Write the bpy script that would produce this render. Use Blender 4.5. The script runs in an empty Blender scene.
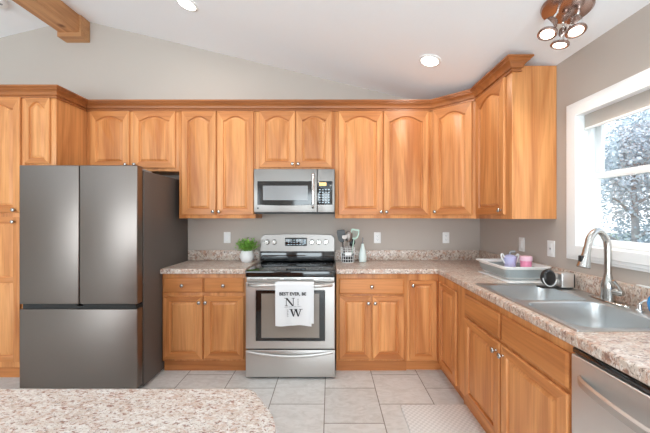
import bpy, bmesh, math, random
from mathutils import Vector, Matrix
random.seed(7)
PI = math.pi
SC = bpy.context.scene
COL = SC.collection

# ------------------------------------------------------------------ camera
H = 1.39
cam_d = bpy.data.cameras.new('camera')
cam = bpy.data.objects.new('camera', cam_d)
COL.objects.link(cam)
cam.location = (0, 0, H)
cam.rotation_euler = (PI/2, 0, 0)
cam_d.sensor_width = 36
cam_d.lens = 305/650*36
cam_d.shift_x = -5/650
cam_d.clip_start = 0.05
SC.camera = cam

# ------------------------------------------------------------------ world, sun, big lights, exposure
SC.view_settings.view_transform = 'Standard'
SC.view_settings.look = 'None'
SC.view_settings.gamma = 1
SC.view_settings.use_curve_mapping = False
SC.view_settings.exposure = 0.1
SC.cycles.diffuse_bounces = 8
SC.cycles.max_bounces = 14
w = bpy.data.worlds.new('sky'); SC.world = w; w.use_nodes = True
wn = w.node_tree.nodes; wl = w.node_tree.links
bgn = wn['Background']
tc = wn.new('ShaderNodeTexCoord'); sx = wn.new('ShaderNodeSeparateXYZ'); rp = wn.new('ShaderNodeValToRGB')
wl.new(tc.outputs['Generated'], sx.inputs[0]); wl.new(sx.outputs['Z'], rp.inputs[0])
rp.color_ramp.elements[0].position = 0.0; rp.color_ramp.elements[0].color = (0.93, 0.96, 1, 1)
rp.color_ramp.elements[1].position = 0.7; rp.color_ramp.elements[1].color = (0.62, 0.79, 1, 1)
wl.new(rp.outputs[0], bgn.inputs['Color'])
bgn.inputs['Strength'].default_value = 2.1

def light(name, kind, loc, rot, energy, color=(1, 1, 1), size=None, size_y=None, parent=None, spot=None):
    d = bpy.data.lights.new(name, kind); d.energy = energy; d.color = color
    if kind == 'AREA':
        d.size = size
        if size_y:
            d.shape = 'RECTANGLE'; d.size_y = size_y
        else:
            d.shape = 'DISK'
    if kind == 'SPOT':
        d.spot_size = spot or 2.4; d.spot_blend = 0.8; d.shadow_soft_size = size or .05
    if kind == 'POINT': d.shadow_soft_size = size or .05
    o = bpy.data.objects.new(name, d); COL.objects.link(o)
    o.location = loc; o.rotation_euler = rot; o.parent = parent
    return o

sun = light('sun', 'SUN', (0, 0, 10), (0, 0, 0), 1.3, (1, .97, .92))
sun.rotation_euler = Vector((-.7, .1, .6)).to_track_quat('Z', 'Y').to_euler()
sun.data.angle = .02
# added area fills standing in for daylight at the unseen patio openings
light('patio_fill', 'AREA', (-3.6, -3.3, 1.0), (PI/2, 0, 0), 112, (.80, .935, 1), 2.9, 2.1)
light('patio_fill', 'AREA', (.15, -3.3, 1.0), (PI/2, 0, 0), 94, (.80, .935, 1), 2.4, 2.1)
# the room's other ceiling lamps, behind the camera
for lx, ly, lz in ((-1.157, .3, 3.02), (.80, .3, 2.58), (-1.157, -1.8, 3.02), (.8, -1.8, 2.58)):
    light('ceiling_lamp_glow', 'AREA', (lx, ly, lz), (0, 0, 0), 3, (1, .97, .93), .3)
light('ceiling_fill', 'AREA', (-1.5, -1.4, 1.3), (PI, 0, 0), 72, (.72, .90, 1), 5.0, 2.6)  # added upward fill, unseen, to brighten the ceiling and room

# ------------------------------------------------------------------ materials
def new_mat(name):
    m = bpy.data.materials.new(name); m.use_nodes = True
    return m, m.node_tree.nodes, m.node_tree.links, m.node_tree.nodes['Principled BSDF']

def plain(name, col, rough=.5, metal=0, spec=.5, emit=0, bump=0, bscale=60, coat=0, var=.03, trans=0, alpha=1):
    m, n, l, b = new_mat(name)
    t = n.new('ShaderNodeTexCoord'); ns = n.new('ShaderNodeTexNoise'); ns.inputs['Scale'].default_value = bscale
    l.new(t.outputs['Object'], ns.inputs['Vector'])
    mx = n.new('ShaderNodeMix'); mx.data_type = 'RGBA'
    mx.inputs['A'].default_value = tuple(c*(1-var) for c in col)+(1,)
    mx.inputs['B'].default_value = tuple(min(1, c*(1+var)) for c in col)+(1,)
    l.new(ns.outputs['Fac'], mx.inputs['Factor']); l.new(mx.outputs['Result'], b.inputs['Base Color'])
    b.inputs['Roughness'].default_value = rough; b.inputs['Metallic'].default_value = metal
    b.inputs['Specular IOR Level'].default_value = spec
    b.inputs['Coat Weight'].default_value = coat; b.inputs['Coat Roughness'].default_value = .08
    b.inputs['Transmission Weight'].default_value = trans; b.inputs['Alpha'].default_value = alpha
    if emit:
        b.inputs['Emission Color'].default_value = tuple(col)+(1,); b.inputs['Emission Strength'].default_value = emit
    if bump:
        bp = n.new('ShaderNodeBump'); bp.inputs['Strength'].default_value = bump; bp.inputs['Distance'].default_value = .002
        l.new(ns.outputs['Fac'], bp.inputs['Height']); l.new(bp.outputs[0], b.inputs['Normal'])
    return m

def wood(name, light_c, dark_c, axis='Z', rough=.38, knots=False):
    m, n, l, b = new_mat(name)
    t = n.new('ShaderNodeTexCoord'); oi = n.new('ShaderNodeObjectInfo')
    ad = n.new('ShaderNodeVectorMath'); ad.operation = 'ADD'
    cm = n.new('ShaderNodeVectorMath'); cm.operation = 'SCALE'; cm.inputs[0].default_value = (7.3, 3.1, 5.7)
    l.new(oi.outputs['Random'], cm.inputs['Scale'])
    l.new(t.outputs['Object'], ad.inputs[0]); l.new(cm.outputs[0], ad.inputs[1])
    def mapped(cross, along):
        mp = n.new('ShaderNodeMapping')
        s = {'Z': (cross, cross, along), 'X': (along, cross, cross), 'Y': (cross, along, cross)}[axis]
        mp.inputs['Scale'].default_value = s
        l.new(ad.outputs[0], mp.inputs['Vector']); return mp
    m1 = mapped(9, .9); n1 = n.new('ShaderNodeTexNoise'); n1.inputs['Scale'].default_value = 1; n1.inputs['Detail'].default_value = 3
    n1.inputs['Distortion'].default_value = .8
    l.new(m1.outputs[0], n1.inputs['Vector'])
    m2 = mapped(90, 3); n2 = n.new('ShaderNodeTexNoise'); n2.inputs['Scale'].default_value = 1; n2.inputs['Detail'].default_value = 2
    l.new(m2.outputs[0], n2.inputs['Vector'])
    r1 = n.new('ShaderNodeValToRGB')
    r1.color_ramp.elements[0].position = .3; r1.color_ramp.elements[0].color = tuple(dark_c)+(1,)
    r1.color_ramp.elements[1].position = .62; r1.color_ramp.elements[1].color = tuple(light_c)+(1,)
    l.new(n1.outputs['Fac'], r1.inputs[0])
    mx = n.new('ShaderNodeMix'); mx.data_type = 'RGBA'; mx.blend_type = 'MULTIPLY'
    r2 = n.new('ShaderNodeValToRGB')
    r2.color_ramp.elements[0].position = .3; r2.color_ramp.elements[0].color = (.80, .76, .7, 1)
    r2.color_ramp.elements[1].position = .6; r2.color_ramp.elements[1].color = (1, 1, 1, 1)
    l.new(n2.outputs['Fac'], r2.inputs[0])
    mx.inputs['Factor'].default_value = .7
    l.new(r1.outputs[0], mx.inputs['A']); l.new(r2.outputs[0], mx.inputs['B'])
    hs = n.new('ShaderNodeHueSaturation')
    mr = n.new('ShaderNodeMapRange'); mr.inputs['To Min'].default_value = .93; mr.inputs['To Max'].default_value = 1.06
    l.new(oi.outputs['Random'], mr.inputs['Value']); l.new(mr.outputs[0], hs.inputs['Value'])
    out = mx.outputs['Result']
    if knots:
        vo = n.new('ShaderNodeTexVoronoi'); vo.inputs['Scale'].default_value = 3.2
        l.new(ad.outputs[0], vo.inputs['Vector'])
        r3 = n.new('ShaderNodeValToRGB')
        r3.color_ramp.elements[0].position = .05; r3.color_ramp.elements[0].color = (.22, .1, .05, 1)
        r3.color_ramp.elements[1].position = .14; r3.color_ramp.elements[1].color = (1, 1, 1, 1)
        l.new(vo.outputs['Distance'], r3.inputs[0])
        mk = n.new('ShaderNodeMix'); mk.data_type = 'RGBA'; mk.blend_type = 'MULTIPLY'; mk.inputs['Factor'].default_value = .8
        l.new(out, mk.inputs['A']); l.new(r3.outputs[0], mk.inputs['B']); out = mk.outputs['Result']
    l.new(out, hs.inputs['Color']); l.new(hs.outputs[0], b.inputs['Base Color'])
    b.inputs['Roughness'].default_value = rough
    b.inputs['Specular IOR Level'].default_value = .45
    return m

def stone(name, base, tones, scale=1.0, rough=.25):
    """speckled counter surface: base colour with several layers of coloured flecks"""
    m, n, l, b = new_mat(name)
    t = n.new('ShaderNodeTexCoord')
    mp = n.new('ShaderNodeMapping'); mp.inputs['Rotation'].default_value = (0, 0, .6); mp.inputs['Scale'].default_value = (1, 1.7, 1)
    l.new(t.outputs['Object'], mp.inputs['Vector'])
    cur = None
    rgb = n.new('ShaderNodeRGB'); rgb.outputs[0].default_value = tuple(base)+(1,); cur = rgb.outputs[0]
    for i, (col, sc, lo, hi, amt) in enumerate(tones):
        ns = n.new('ShaderNodeTexNoise'); ns.inputs['Scale'].default_value = sc*scale; ns.inputs['Detail'].default_value = 4
        ns.inputs['Roughness'].default_value = .65; ns.inputs['Distortion'].default_value = .6
        mo = n.new('ShaderNodeVectorMath'); mo.inputs[1].default_value = (i*3.3, i*1.7, i*2.1)
        l.new(mp.outputs[0], mo.inputs[0]); l.new(mo.outputs[0], ns.inputs['Vector'])
        r = n.new('ShaderNodeMapRange'); r.inputs['From Min'].default_value = lo; r.inputs['From Max'].default_value = hi
        r.inputs['To Max'].default_value = amt
        l.new(ns.outputs['Fac'], r.inputs['Value'])
        mx = n.new('ShaderNodeMix'); mx.data_type = 'RGBA'
        l.new(r.outputs[0], mx.inputs['Factor']); l.new(cur, mx.inputs['A']); mx.inputs['B'].default_value = tuple(col)+(1,)
        cur = mx.outputs['Result']
    l.new(cur, b.inputs['Base Color']); b.inputs['Roughness'].default_value = rough
    return m

def steel(name, col, rough=.28, axis='Z'):
    m, n, l, b = new_mat(name)
    t = n.new('ShaderNodeTexCoord'); mp = n.new('ShaderNodeMapping')
    mp.inputs['Scale'].default_value = {'Z': (300, 300, 3), 'X': (3, 300, 300)}[axis]
    ns = n.new('ShaderNodeTexNoise'); ns.inputs['Scale'].default_value = 1
    l.new(t.outputs['Object'], mp.inputs['Vector']); l.new(mp.outputs[0], ns.inputs['Vector'])
    mr = n.new('ShaderNodeMapRange'); mr.inputs['To Min'].default_value = rough-.02; mr.inputs['To Max'].default_value = rough+.03
    l.new(ns.outputs['Fac'], mr.inputs['Value']); l.new(mr.outputs[0], b.inputs['Roughness'])
    b.inputs['Base Color'].default_value = tuple(col)+(1,); b.inputs['Metallic'].default_value = 1
    return m

M = {}
M['wood'] = wood('honey_alder', (.76, .34, .122), (.51, .178, .052))
M['woodh'] = wood('honey_alder_rail', (.64, .255, .08), (.44, .145, .04), 'X')
M['woody'] = wood('honey_alder_deep', (.76, .38, .15), (.58, .24, .08), 'Y')
M['crown'] = wood('crown_wood', (.44, .155, .046), (.29, .095, .028), 'X')  # richer than the doors, darkened further for its downward-tilted shade
M['beam'] = wood('beam_wood', (.60, .32, .15), (.45, .21, .09), 'Y', .6, True)
M['beamz'] = wood('beam_block_wood', (.60, .32, .15), (.45, .21, .09), 'X', .6, True)
M['wall'] = plain('greige_paint', (.49, .435, .39), .85, bump=.15, bscale=300, var=.015)
M['ceil'] = plain('ceiling_paint', (.88, .905, .93), .9, bump=.3, bscale=160, var=.015)
M['white'] = plain('white_trim_paint', (.86, .87, .87), .35, var=.01)
M['plastic'] = plain('white_plastic', (.84, .84, .83), .35, var=.01)
M['laminate'] = stone('speckled_counter', (.55, .44, .36), [((.70, .62, .55), 9, .44, .62, .8), ((.50, .27, .18), 20, .50, .60, .75), ((.26, .13, .09), 32, .54, .62, .85), ((.80, .75, .70), 50, .54, .62, .8), ((.10, .06, .05), 75, .57, .63, .85)], 1.0, .28)
M['granite'] = stone('island_stone', (.52, .43, .37), [((.62, .58, .54), 14, .42, .60, .9), ((.46, .28, .21), 26, .53, .63, .55), ((.72, .69, .66), 60, .50, .62, .75), ((.27, .14, .11), 62, .55, .62, .9), ((.13, .10, .09), 120, .57, .65, .8)], 1.35, .25)
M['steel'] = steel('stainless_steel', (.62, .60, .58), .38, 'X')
M['steelz'] = steel('stainless_steel_upright', (.86, .85, .84), .40, 'Z')  # lightened to make up for the dark room side the dishwasher reflects
M['steel2'] = steel('dimmed_stainless', (.27, .25, .235), .36, 'X')  # same stainless, darkened to hold down the fill lights' reflections
M['sink'] = steel('sink_steel', (.60, .61, .61), .33, 'X')
M['dark_steel'] = steel('dark_stainless', (.25, .215, .195), .36, 'Z')
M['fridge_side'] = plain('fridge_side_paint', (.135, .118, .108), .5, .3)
M['nickel'] = steel('brushed_nickel', (.50, .485, .46), .24, 'Z')
M['chrome'] = plain('chrome', (.85, .85, .85), .07, 1, var=0.01)
M['bronze'] = plain('copper_nickel', (.42, .30, .26), .25, 1)
M['black'] = plain('black_plastic', (.012, .012, .013), .35)
M['blackgloss'] = plain('black_glass', (.008, .008, .009), .06, 0, .6, coat=.5)
M['oven_glass'] = plain('oven_window_glass', (.26, .22, .185), .10, 0, .8, coat=1)  # reflected warm room light put into the glass colour
M['micro_glass'] = plain('microwave_window', (.27, .27, .275), .2, 0, .6, coat=.4)
M['grey'] = plain('grey_plastic', (.30, .31, .32), .5)
M['dkgap'] = plain('shadow_gap_rubber', (.02, .02, .02), .7)
M['lamp'] = plain('lamp_lens', (1, .95, .86), .4, emit=9, var=0)
M['amber'] = plain('amber_display', (.95, .55, .2), .4, emit=.8)
M['mark'] = plain('pale_print', (.45, .55, .62), .5)
M['ink'] = plain('charcoal_ink', (.03, .03, .035), .9)
M['inkpale'] = plain('pale_ink', (.35, .35, .37), .9)
M['cloth'] = plain('white_cotton', (.80, .80, .81), .95, bump=.5, bscale=400)
M['matte_pot'] = plain('white_ceramic', (.82, .82, .82), .4)
M['soil'] = plain('dark_soil', (.05, .03, .02), .95)
M['leaf'] = plain('bright_green_leaf', (.24, .50, .08), .5, var=.45, bscale=25)
M['mint'] = plain('mint_silicone', (.50, .68, .58), .45)
M['bottle'] = plain('pale_mint_ceramic', (.70, .80, .78), .2)
M['shade'] = plain('beige_shade_fabric', (.50, .46, .42), .9)
M['tubgrey'] = plain('grey_silicone', (.34, .38, .39), .5)
M['lilac'] = plain('lilac_plastic', (.55, .55, .82), .3)
M['pink'] = plain('pink_plastic', (.85, .28, .45), .4)
M['blue'] = plain('blue_glossy_plastic', (.01, .27, .70), .12, coat=.6)
M['rug'] = plain('white_rug', (.80, .80, .79), .95, bump=.6, bscale=120)
M['bark'] = plain('tree_bark', (.36, .34, .33), .9, var=.3)
M['treeleaf'] = plain('tree_leaf', (.52, .58, .62), .7, var=.25, bscale=6)  # both leaf tones and the bark paled, washed-out outdoor haze in the colour
M['treeleaf2'] = plain('pale_tree_leaf', (.62, .67, .70), .7, var=.25, bscale=6)
M['lawn'] = plain('lawn_ground', (.25, .30, .20), .95, var=.3, bscale=3)
M['drywall'] = plain('pantry_white', (.8, .8, .8), .8)

def glass_mat():
    m, n, l, b = new_mat('clear_window_glass')
    tr = n.new('ShaderNodeBsdfTransparent'); gl = n.new('ShaderNodeBsdfGlossy'); gl.inputs['Roughness'].default_value = .02
    fr = n.new('ShaderNodeValue'); fr.outputs[0].default_value = .06
    ns = n.new('ShaderNodeTexNoise'); ns.inputs['Scale'].default_value = 4
    bp = n.new('ShaderNodeBump'); bp.inputs['Strength'].default_value = .02; l.new(ns.outputs['Fac'], bp.inputs['Height']); l.new(bp.outputs[0], gl.inputs['Normal'])
    mx = n.new('ShaderNodeMixShader'); l.new(fr.outputs[0], mx.inputs[0]); l.new(tr.outputs[0], mx.inputs[1]); l.new(gl.outputs[0], mx.inputs[2])
    l.new(mx.outputs[0], n['Material Output'].inputs['Surface'])
    return m
M['glass'] = glass_mat()

def floor_mat():
    m, n, l, b = new_mat('stone_look_tile')
    t = n.new('ShaderNodeTexCoord'); s = n.new('ShaderNodeSeparateXYZ'); c = n.new('ShaderNodeCombineXYZ')
    l.new(t.outputs['Object'], s.inputs[0])
    a1 = n.new('ShaderNodeMath'); a1.operation = 'SUBTRACT'; a1.inputs[1].default_value = 2.26-.42*40
    a2 = n.new('ShaderNodeMath'); a2.operation = 'ADD'; a2.inputs[1].default_value = .04+.406*40
    l.new(s.outputs['Y'], a1.inputs[0]); l.new(s.outputs['X'], a2.inputs[0])
    l.new(a1.outputs[0], c.inputs['X']); l.new(a2.outputs[0], c.inputs['Y'])
    br = n.new('ShaderNodeTexBrick'); br.offset = .5; br.offset_frequency = 2; br.squash = 1
    br.inputs['Scale'].default_value = 1; br.inputs['Brick Width'].default_value = .42; br.inputs['Row Height'].default_value = .406
    br.inputs['Mortar Size'].default_value = .0035; br.inputs['Mortar Smooth'].default_value = .1; br.inputs['Bias'].default_value = 0
    br.inputs['Color1'].default_value = (.64, .635, .62, 1); br.inputs['Color2'].default_value = (.71, .70, .685, 1)
    br.inputs['Mortar'].default_value = (.22, .20, .17, 1)
    l.new(c.outputs[0], br.inputs['Vector'])
    ns = n.new('ShaderNodeTexNoise'); ns.inputs['Scale'].default_value = 9; ns.inputs['Detail'].default_value = 8; ns.inputs['Distortion'].default_value = 1.5
    ns.inputs['Roughness'].default_value = .65
    mp = n.new('ShaderNodeMapping'); mp.inputs['Rotation'].default_value = (0, 0, .5); mp.inputs['Scale'].default_value = (1, 2, 1)
    l.new(t.outputs['Object'], mp.inputs['Vector']); l.new(mp.outputs[0], ns.inputs['Vector'])
    r = n.new('ShaderNodeValToRGB'); r.color_ramp.elements[0].position = .35; r.color_ramp.elements[0].color = (.84, .83, .81, 1)
    r.color_ramp.elements[1].position = .6; r.color_ramp.elements[1].color = (1.0, 1.0, 1.0, 1)
    l.new(ns.outputs['Fac'], r.inputs[0])
    mx = n.new('ShaderNodeMix'); mx.data_type = 'RGBA'; mx.blend_type = 'MULTIPLY'; mx.inputs['Factor'].default_value = 1
    l.new(br.outputs['Color'], mx.inputs['A']); l.new(r.outputs[0], mx.inputs['B'])
    l.new(mx.outputs['Result'], b.inputs['Base Color'])
    b.inputs['Roughness'].default_value = .42
    bp = n.new('ShaderNodeBump'); bp.inputs['Strength'].default_value = .4; bp.inputs['Distance'].default_value = .002; bp.invert = True
    l.new(br.outputs['Fac'], bp.inputs['Height']); l.new(bp.outputs[0], b.inputs['Normal'])
    return m
M['tile'] = floor_mat()

# ------------------------------------------------------------------ mesh helpers
def obj(name, bm, mats, parent=None, loc=None, smooth=35, rot=None):
    me = bpy.data.meshes.new(name)
    bmesh.ops.recalc_face_normals(bm, faces=bm.faces)
    bm.to_mesh(me); bm.free()
    if not isinstance(mats, (list, tuple)): mats = [mats]
    for m in mats: me.materials.append(m)
    if smooth:
        me.polygons.foreach_set('use_smooth', [True]*len(me.polygons))
        me.set_sharp_from_angle(angle=math.radians(smooth))
    o = bpy.data.objects.new(name, me); COL.objects.link(o)
    if loc: o.location = loc
    if rot: o.rotation_euler = rot
    if parent: o.parent = parent
    return o

def tag(o, label=None, cat=None, group=None, kind=None):
    if label: o['label'] = label
    if cat: o['category'] = cat
    if group: o['group'] = group
    if kind: o['kind'] = kind
    return o

def thing(name, label, cat, loc=(0, 0, 0), rz=0, group=None):
    o = bpy.data.objects.new(name, None); COL.objects.link(o)
    o.empty_display_size = .05
    o.location = loc; o.rotation_euler = (0, 0, rz)
    return tag(o, label, cat, group)

def copy_tree(o, parent=None):
    c = o.copy(); COL.objects.link(c); c.parent = parent
    for ch in list(o.children): copy_tree(ch, c)
    return c

def box(bm, x0, x1, y0, y1, z0, z1, bev=0, mi=0, seg=2):
    r = bmesh.ops.create_cube(bm, size=1)
    for v in r['verts']:
        v.co = Vector((x0 if v.co.x < 0 else x1, y0 if v.co.y < 0 else y1, z0 if v.co.z < 0 else z1))
    fs = set(f for v in r['verts'] for f in v.link_faces)
    for f in fs: f.material_index = mi
    if bev:
        es = list(set(e for v in r['verts'] for e in v.link_edges))
        rr = bmesh.ops.bevel(bm, geom=es, offset=bev, segments=seg, affect='EDGES', profile=.5)
        for f in rr['faces']: f.material_index = mi

def B(*a, **k):
    bm = bmesh.new(); box(bm, *a, **k); return bm

def loops(bm, ls, cap0=False, cap1=False, mi=0, closed=True, mis=None):
    vs = [[bm.verts.new(p) for p in L] for L in ls]
    n = len(vs[0])
    for k in range(len(vs)-1):
        for i in range(n if closed else n-1):
            j = (i+1) % n
            try:
                f = bm.faces.new((vs[k][i], vs[k][j], vs[k+1][j], vs[k+1][i]))
                f.material_index = mis(k, i) if mis else mi
            except ValueError: pass
    if cap0:
        f = bm.faces.new(list(reversed(vs[0]))); f.material_index = mi
    if cap1:
        f = bm.faces.new(vs[-1]); f.material_index = mi
    return vs

def lathe(bm, prof, c=(0, 0, 0), n=24, mi=0, axis='Z', cap=True, M4=None):
    ls = []
    for r, h in prof:
        L = []
        for i in range(n):
            a = 2*PI*i/n
            p = Vector((r*math.cos(a), r*math.sin(a), h))
            if axis == 'Y': p = Vector((p.x, -p.z, p.y))     # h towards -y
            if axis == 'X': p = Vector((p.z, p.x, p.y))
            if M4: p = M4 @ p
            L.append(p+Vector(c))
        ls.append(L)
    loops(bm, ls, cap0=cap, cap1=cap, mi=mi)

def tube(bm, pts, r, n=10, mi=0, cap=True, sq=1.0):
    pts = [Vector(p) for p in pts]
    rs = r if isinstance(r, (list, tuple)) else [r]*len(pts)
    ls = []; up = None
    for i, p in enumerate(pts):
        t = (pts[min(i+1, len(pts)-1)]-pts[max(i-1, 0)]).normalized()
        if up is None:
            up = Vector((0, 0, 1)) if abs(t.z) < .9 else Vector((0, 1, 0))
        s = t.cross(up).normalized(); up = s.cross(t).normalized()
        ls.append([p+s*rs[i]*math.cos(2*PI*k/n)+up*rs[i]*sq*math.sin(2*PI*k/n) for k in range(n)])
    loops(bm, ls, cap0=cap, cap1=cap, mi=mi)

def curve_pts(ctrl, n=24):
    """Catmull-Rom through the control points"""
    P = [Vector(p) for p in ctrl]; P = [P[0]*2-P[1]]+P+[P[-1]*2-P[-2]]
    out = []
    m = len(P)-3
    for k in range(m):
        for i in range(n//m + (1 if k == m-1 else 0)):
            t = i/(n//m); a, b, c, d = P[k:k+4]
            out.append(.5*((2*b)+(c-a)*t+(2*a-5*b+4*c-d)*t*t+(3*b-a-3*c+d)*t**3))
    return out

def rrect(x0, x1, y0, y1, r, z, k=5):
    L = []
    for cx, cy, a0 in ((x1-r, y1-r, 0), (x0+r, y1-r, PI/2), (x0+r, y0+r, PI), (x1-r, y0+r, 1.5*PI)):
        for i in range(k+1):
            a = a0+PI/2*i/k
            L.append(Vector((cx+r*math.cos(a), cy+r*math.sin(a), z)))
    return L

def prism(bm, outline, z0, z1, holes=(), mi=0):
    """vertical prism from an xy outline with optional holes"""
    es = []; rings = []
    for poly in [outline]+list(holes):
        vs = [bm.verts.new((p[0], p[1], z1)) for p in poly]; rings.append(vs)
        for i in range(len(vs)): es.append(bm.edges.new((vs[i], vs[(i+1) % len(vs)])))
    r = bmesh.ops.triangle_fill(bm, edges=es, use_beauty=True, use_dissolve=False)
    tops = [g for g in r['geom'] if isinstance(g, bmesh.types.BMFace)]
    mp = {}
    for vs in rings:
        for v in vs: mp[v] = bm.verts.new((v.co.x, v.co.y, z0))
    for f in tops:
        f.material_index = mi
        bm.faces.new([mp[v] for v in reversed(f.verts)]).material_index = mi
    for vs in rings:
        for i in range(len(vs)):
            a, b = vs[i], vs[(i+1) % len(vs)]
            bm.faces.new((a, b, mp[b], mp[a])).material_index = mi

def add_bevel(o, wd=.006, seg=2):
    md = o.modifiers.new('edge', 'BEVEL'); md.width = wd; md.segments = seg; md.limit_method = 'ANGLE'; md.angle_limit = .6
    return o

def struct(name, bm, m, parent=None, **k):
    o = obj(name, bm, m, parent, **k); 
    if not parent: o['kind'] = 'structure'
    return o

# ------------------------------------------------------------------ the room
DW = 3.228; XW = 1.587; XL = -6.9; YR = -3.5
RX = -2.67
def ceil_z(x):
    return 2.449+.242*(XW-x) if x > RX else 2.449+.242*(XW-RX)-.242*(RX-x)
ZR = ceil_z(RX)

struct('floor', B(XL-.15, XW+.15, YR-.15, DW+.15, -.1, 0), M['tile'], smooth=0)
def gable(y0, y1):
    bm = bmesh.new()
    pr = [(XL-.15, -.1), (XW+.15, -.1), (XW+.15, 2.5), (RX, ZR+.1), (XL-.15, 2.5)]
    loops(bm, [[Vector((x, y0, z)) for x, z in pr], [Vector((x, y1, z)) for x, z in pr]], True, True)
    return bm
struct('wall_back', gable(DW, DW+.12), M['wall'], smooth=0)
bm = bmesh.new()                                   # wall behind the camera with two patio openings
for a, b, c, d in ((XL, -5.1, 0, 2.2), (-2.1, -1.1, 0, 2.2), (1.4, XW, 0, 2.2), (XL, XW, 2.2, 2.45)):
    box(bm, a, b, YR-.12, YR, c, d)
prg = [(XL, 2.45), (XW, 2.45), (RX, ZR+.02)]
loops(bm, [[Vector((x, YR-.12, z)) for x, z in prg], [Vector((x, YR, z)) for x, z in prg]], True, True)
struct('wall_rear', bm, M['wall'], smooth=0)
struct('wall_left', B(XL-.12, XL, YR, DW, 0, 2.46), M['wall'], smooth=0)
WD0, WD1, WZ0, WZ1 = 1.00, 1.955, 1.19, 2.045      # window opening (depth range, height range)
bm = bmesh.new()
box(bm, XW, XW+.14, YR, WD0, 0, 2.46); box(bm, XW, XW+.14, WD1, DW, 0, 2.46)
box(bm, XW, XW+.14, WD0, WD1, 0, WZ0); box(bm, XW, XW+.14, WD0, WD1, WZ1, 2.46)
struct('wall_right', bm, M['wall'], smooth=0)
bm = bmesh.new()
T = .1
pr = [(XW+.2, ceil_z(XW+.2)), (RX, ZR), (XL-.2, ceil_z(XL-.2)), (XL-.2, ceil_z(XL-.2)+T), (RX, ZR+T), (XW+.2, ceil_z(XW+.2)+T)]
loops(bm, [[Vector((x, YR-.2, z)) for x, z in pr], [Vector((x, DW+.12, z)) for x, z in pr]], True, True)
struct('ceiling', bm, M['ceil'], smooth=0)

# window trim, sashes, glass
win = bpy.data.objects.new('window_1', None); COL.objects.link(win); tag(win, 'white double-hung window over the sink', None, None, 'structure')
win.location = (XW, (WD0+WD1)/2, WZ0)
def W(x0, x1, y0, y1, z0, z1): return (x0-XW, x1-XW, y0-win.location.y, y1-win.location.y, z0-WZ0, z1-WZ0)
bm = bmesh.new()
cw = .078
g_ = .0135
for dx, a in ((.014, 0), (.020, .014), (.026, .034)):
    lo_y, hi_y, lo_z, hi_z = WD0-cw+a, WD1+cw-a, WZ0-cw+a, WZ1+cw-a
    xs = XW-dx; g_ = .0130+dx*.08
    ringo = [(lo_y, lo_z), (hi_y, lo_z), (hi_y, hi_z), (lo_y, hi_z)]
    ringi = [(WD0+g_, WZ0+g_), (WD1-g_, WZ0+g_), (WD1-g_, WZ1-g_), (WD0+g_, WZ1-g_)]
    def RG(r, x, k=0): return [Vector((x-XW, y-win.location.y, z-WZ0)) for y, z in r]
    sh = lambda r, d: [(y+(d if y < 1.45 else -d), z+(d if z < 1.6 else -d)) for y, z in r]
    loops(bm, [RG(ringo, XW-.0004), RG(ringo, xs+.003), RG(sh(ringo, .003), xs), RG(sh(ringi, -.003), xs), RG(ringi, xs+.003), RG(ringi, XW-.0004)])
obj('window_casing', bm, M['white'], win)
bm = bmesh.new()
box(bm, *W(XW, XW+.138, WD1-.012, WD1-.0005, WZ0, WZ1)); box(bm, *W(XW, XW+.138, WD0+.0005, WD0+.012, WZ0, WZ1))
box(bm, *W(XW, XW+.138, WD0, WD1, WZ1-.012, WZ1-.0005)); box(bm, *W(XW, XW+.138, WD0, WD1, WZ0+.0005, WZ0+.014))
box(bm, *W(XW+.055, XW+.075, WD1-.035, WD1-.012, WZ0, WZ1), bev=.002); box(bm, *W(XW+.055, XW+.075, WD0+.012, WD0+.035, WZ0, WZ1), bev=.002)
obj('window_jamb', bm, M['white'], win)
def sash(x0, x1, z0, z1, st, rb, rt):
    bm = bmesh.new()
    a, b = WD0+.0125, WD1-.0125
    box(bm, *W(x0, x1, a, a+st, z0, z1), bev=.003); box(bm, *W(x0, x1, b-st, b, z0, z1), bev=.003)
    box(bm, *W(x0, x1, a+st-.003, b-st+.003, z0, z0+rb), bev=.003); box(bm, *W(x0, x1, a+st-.003, b-st+.003, z1-rt, z1), bev=.003)
    o = obj('window_sash', bm, M['white'], win)
    g = B(*W((x0+x1)/2-.002, (x0+x1)/2+.002, a+st-.004, b-st+.004, z0+rb-.003, z1-rt+.003))
    obj('window_pane', g, M['glass'], o, smooth=0)
    return o
sash(XW+.076, XW+.10, WZ0+.0145, 1.662, .042, .045, .04)
sash(XW+.103, XW+.127, 1.625, WZ1-.0125, .042, .04, .04)

# beam along the ridge, with a boxed end against the wall
bmr = thing('ridge_beam', 'knotty wooden beam running along the ceiling ridge, boxed in at the wall', 'beam', (RX, 0, 3.27))
bmr['kind'] = 'structure'
bm = bmesh.new()
def capz(x): return ceil_z(RX+x)-3.27-.003
pb = [(-.095, 0), (.105, 0), (.105, capz(.105)), (0, capz(0)), (-.095, capz(-.095))]
loops(bm, [[Vector((x, YR, z)) for x, z in pb], [Vector((x, DW-.115, z)) for x, z in pb]], True, True)
obj('beam_body', bm, M['beam'], bmr, smooth=0)
bm = bmesh.new()
pb = [(-.115, -.042), (.13, -.042), (.13, capz(.13)), (0, capz(0)), (-.115, capz(-.115))]
loops(bm, [[Vector((x, DW-.115, z)) for x, z in pb], [Vector((x, DW-.001, z)) for x, z in pb]], True, True)
obj('beam_end_box', bm, M['beamz'], bmr, smooth=0)

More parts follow.
